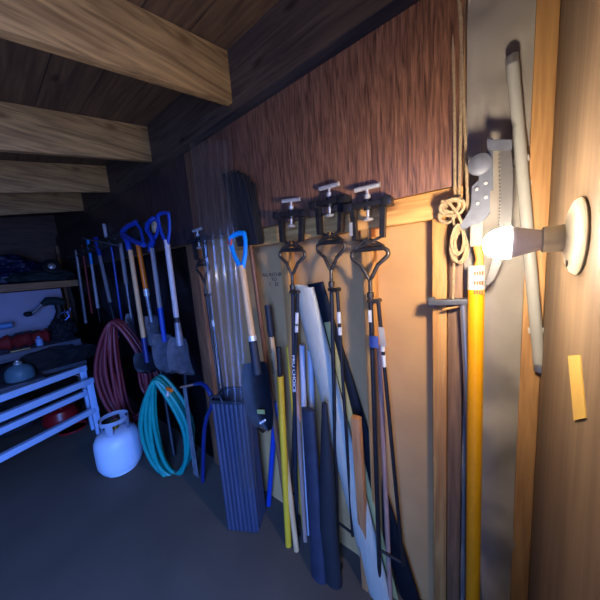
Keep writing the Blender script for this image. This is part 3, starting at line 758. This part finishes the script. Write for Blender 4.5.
# angled grinder-like power tool resting on bag
p = on(48, 305, -4.95)
pt = thing('power_tool', 'dark green power tool with long neck lying in front of the pale box', 'power tool', V((-4.95, p.y, p.z)))
q = lambda x, y: on(x, y, -4.95)-pt.location
MB().tube([q(64,303), q(56,301), q(47,301), q(42,305)], [.055,.075,.07,.04], 14, flat=.8).out('body', greentarp, pt)
MB().tube([q(43,303), q(36,310), q(30,315)], [.022,.017,.02], 12).out('neck', bladest, pt)
MB().ball(q(28,314), (.045,.045,.035), 3).out('head', blackR, pt)
MB().tube([q(58,302), q(60,312), q(57,322), q(52,330)], [.05,.045,.05,.06], 12).out('handle', blackR, pt)
c = on(64, 328, -4.85); cloth('tool_bag', blackcloth, V((-4.92, c.y, zm+.12)), (.16,.14,.18), zm, .22, 2.5, 8, 'black cloth tool bag at the end of the middle shelf', 'bag')
p = on(67, 313, -4.78)
m = MB(); k = V((-4.80, p.y, p.z))
m.tube([k+V((0,-.06,.0)), k+V((0,-.02,.02)), k+V((.01,.02,-.02)), k+V((0,.05,.06))], .009, 8); m.tube([k+V((0,0,.0)), k+V((.01,.02,-.05)), k+V((0,-.03,-.10))], .008, 8)
m.ball(k+V((.01,.01,.01)), .026, 2)
tag(m.out('clamp', mat('silver_blue', (120,140,210), .35, .5)), 'small silver-blue clamp lying on the black tool bag', 'clamp')
# red bag
p = on(24, 333, -4.75); t = thing('duffel_bag', 'red duffel bag with gathered ends on the middle shelf', 'bag', V((-4.80, p.y, zm)))
m = MB(); pr = []
for i in range(15):
    y = -.24+i*.48/14; pr.append((V((0, y, .105)), .085+.022*math.cos(i*2.4)+(-.03 if i in (0,14) else 0)))
m.tube([a for a, _ in pr], [b for _, b in pr], 18); m.out('body', redcloth, t)
MB().tube([(.05,-.12,.16),(.07,-.06,.205),(.07,.06,.205),(.05,.12,.16)], .012, 8).out('strap', blackcloth, t)
p = on(38, 333, -4.66)
tag(MB().tube([(-4.72,p.y,zm),(-4.72,p.y,zm+.09),(-4.72,p.y,zm+.10),(-4.72,p.y,zm+.125)], [.035,.035,.018,.018], 16).out('bottle', mat('blue_white', (140,176,228), .4)), 'small pale blue bottle at the end of the red duffel bag', 'bottle')
p = on(4, 326, -5.0)
tag(MB().tube([(-5.0,p.y-.25,p.z),(-5.0,p.y+.07,p.z)], .04, 16).out('roll', mat('sky_blue', (96,150,206), .4)), 'light blue roll wedged behind the red duffel bag', 'roll')
a, b = on(9, 346.5, -4.66), on(29, 340.5, -4.66)
tag(MB().box((-4.675, a.y, zm), (-4.645, b.y, zm+.014), .002).out('ruler', mat('straw', (214,176,112), .6)), 'short straw-coloured stick on the front edge of the middle shelf', 'stick')
# below the middle shelf
c = on(62, 362, -4.45); cloth('canvas_bag', mat('brown_black', (40,36,38), .85, var=.5, scale=8, bump=.5), V((-4.62, c.y-.02, zl_+.10)), (.13,.42,.17), zl_, .2, 2.6, 11, 'dark lumpy canvas bag on the lower shelf', 'bag')
p = on(20, 373, -4.35)
t = thing('camp_stove', 'squat grey-green gas canister with a metal cap on the lower shelf', 'canister', V((-4.38, p.y, zl_)))
for oo in [o for o in sh.children if False]: pass
MB().lathe([(.10,0),(.12,.015),(.125,.07),(.115,.13),(.08,.17),(.04,.185),(.036,.19)], 26).out('body', mat('sage_paint', (110,146,160), .4), t)
MB().lathe([(.036,.188),(.036,.215),(.022,.222),(.02,.235)], 16).out('cap', zinc, t)
bp_((-4.5, -1.2, zl_-.05), (-4.22, .35, zl_), 'shelf_board', shelfg)
# ------------------------------------------------------------------ white metal rack
bar = .024
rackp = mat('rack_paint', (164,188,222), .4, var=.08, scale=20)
d1 = V((-.33,.945,0)).normalized()
def rk(px, py, x): return PX(px, py, x)
e2 = rk(89, 381, -3.1); e1 = rk(82, 368.5, -3.25)
t = thing('metal_rack', 'pale painted metal rack of square bars in the lower left corner', 'rack', V((e2.x, e2.y, 0)))
nrm = d1.cross(V((0,0,1)))
def barm(a, b, w=bar):
    a, b = V(a)-t.location, V(b)-t.location
    ax = (b-a); L = ax.length; ax.normalize(); side = ax.cross(nrm); side.normalize()
    M = Matrix((ax, nrm, side)).transposed().to_4x4(); M.translation = a
    return MB().box((-w/2, -w/2, -w/2), (L+w/2, w/2, w/2), .003, M)
LEN = 1.9
zb2 = rk(98, 410, -3.05).z
for e, zlow, nm in ((e1, rk(84, 393, -3.25).z, 0), (e2, zb2, 1)):
    tp = e; far = e - d1*LEN
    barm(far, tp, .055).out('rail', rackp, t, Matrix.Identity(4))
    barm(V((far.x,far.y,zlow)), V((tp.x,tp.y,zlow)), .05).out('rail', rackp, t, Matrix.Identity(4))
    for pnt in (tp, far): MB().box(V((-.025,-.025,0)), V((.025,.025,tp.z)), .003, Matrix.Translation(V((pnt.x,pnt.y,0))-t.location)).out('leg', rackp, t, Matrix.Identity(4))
    g = tp - d1*.09
    barm(V((g.x,g.y,tp.z-.015)), V((tp.x,tp.y,tp.z-.10)), .010).out('brace', alum, t, Matrix.Identity(4))
for zz in (.12,):
    for s_ in (0, 1):
        a = e1 - d1*(LEN*s_); b = e2 - d1*(LEN*s_)
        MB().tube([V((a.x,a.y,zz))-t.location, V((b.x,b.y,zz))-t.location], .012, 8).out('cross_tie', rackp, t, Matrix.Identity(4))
# red fuel can and dark things behind the rack
p = PX(61, 415, -3.75)
t = thing('fuel_can', 'round red metal fuel can behind the pale metal rack', 'fuel can', V((-3.75, p.y, 0)))
h0 = p.z
MB().lathe([(.13,0),(.15,.02),(.155,h0*.5),(.155,h0),(.13,h0+.07),(.07,h0+.10),(.035,h0+.11)], 28).out('body', mat('red_gloss', (140,24,30), .3, var=.2), t)
MB().lathe([(.03,h0+.10),(.034,h0+.105),(.034,h0+.13),(.02,h0+.134)], 16).out('cap', zinc, t)
MB().tube([(-.08,0,h0+.09),(-.06,0,h0+.14),(.0,0,h0+.155),(.06,0,h0+.14),(.08,0,h0+.09)], .009, 8).out('handle', redP, t)
p = PX(74, 432, -3.45)
tag(MB().lathe([(.10,0),(.115,.02),(.115,p.z-.03),(.10,p.z),(.04,p.z+.02)], 26, Matrix.Translation((-3.45, p.y, 0))).out('paint_tin', mat('red_gloss', (140,24,30), .3)), 'low red tin in front of the round fuel can', 'tin')
p = PX(25, 425, -3.9)
cloth('sack', blackcloth, V((-4.02, p.y-.12, .14)), (.16,.26,.18), 0, .2, 2.5, 21, 'dark lumpy sack on the floor under the pale metal rack', 'sack')

# ------------------------------------------------------------------ light
w = bpy.data.worlds.new('sky'); bpy.context.scene.world = w; w.use_nodes = True
nt = w.node_tree; bgn = nt.nodes['Background']
tc = nt.nodes.new('ShaderNodeTexCoord'); sx = nt.nodes.new('ShaderNodeSeparateXYZ'); rp = nt.nodes.new('ShaderNodeValToRGB')
rp.color_ramp.elements[0].position = .49; rp.color_ramp.elements[0].color = (.06,.12,.40,1)
rp.color_ramp.elements[1].position = .53; rp.color_ramp.elements[1].color = (.12,.30,1.,1)
mpr = nt.nodes.new('ShaderNodeMapRange'); mpr.inputs['From Min'].default_value = -1; mpr.inputs['From Max'].default_value = 1
nt.links.new(tc.outputs['Generated'], sx.inputs['Vector']); nt.links.new(sx.outputs['Z'], mpr.inputs['Value'])
nt.links.new(mpr.outputs['Result'], rp.inputs['Fac']); nt.links.new(rp.outputs['Color'], bgn.inputs['Color'])
bgn.inputs['Strength'].default_value = 25.
pl = bpy.data.lights.new('door_daylight', 'AREA'); pl.shape = 'RECTANGLE'; pl.size = DY1-DY0; pl.size_y = DZ
po = bpy.data.objects.new('door_daylight', pl); C.objects.link(po)
po.matrix_world = Matrix.Translation((XR+.06, (DY0+DY1)/2, DZ/2)) @ Matrix.Rotation(math.pi/2, 4, 'Y') @ Matrix.Rotation(math.pi/2, 4, 'Z')
pl.cycles.is_portal = True
sc_ = bpy.context.scene
sc_.view_settings.view_transform = 'Standard'; sc_.view_settings.look = 'None'; sc_.view_settings.exposure = 0; sc_.view_settings.gamma = 1
sc_.view_settings.use_curve_mapping = False
sc_.cycles.max_bounces = 8; sc_.cycles.transparent_max_bounces = 16
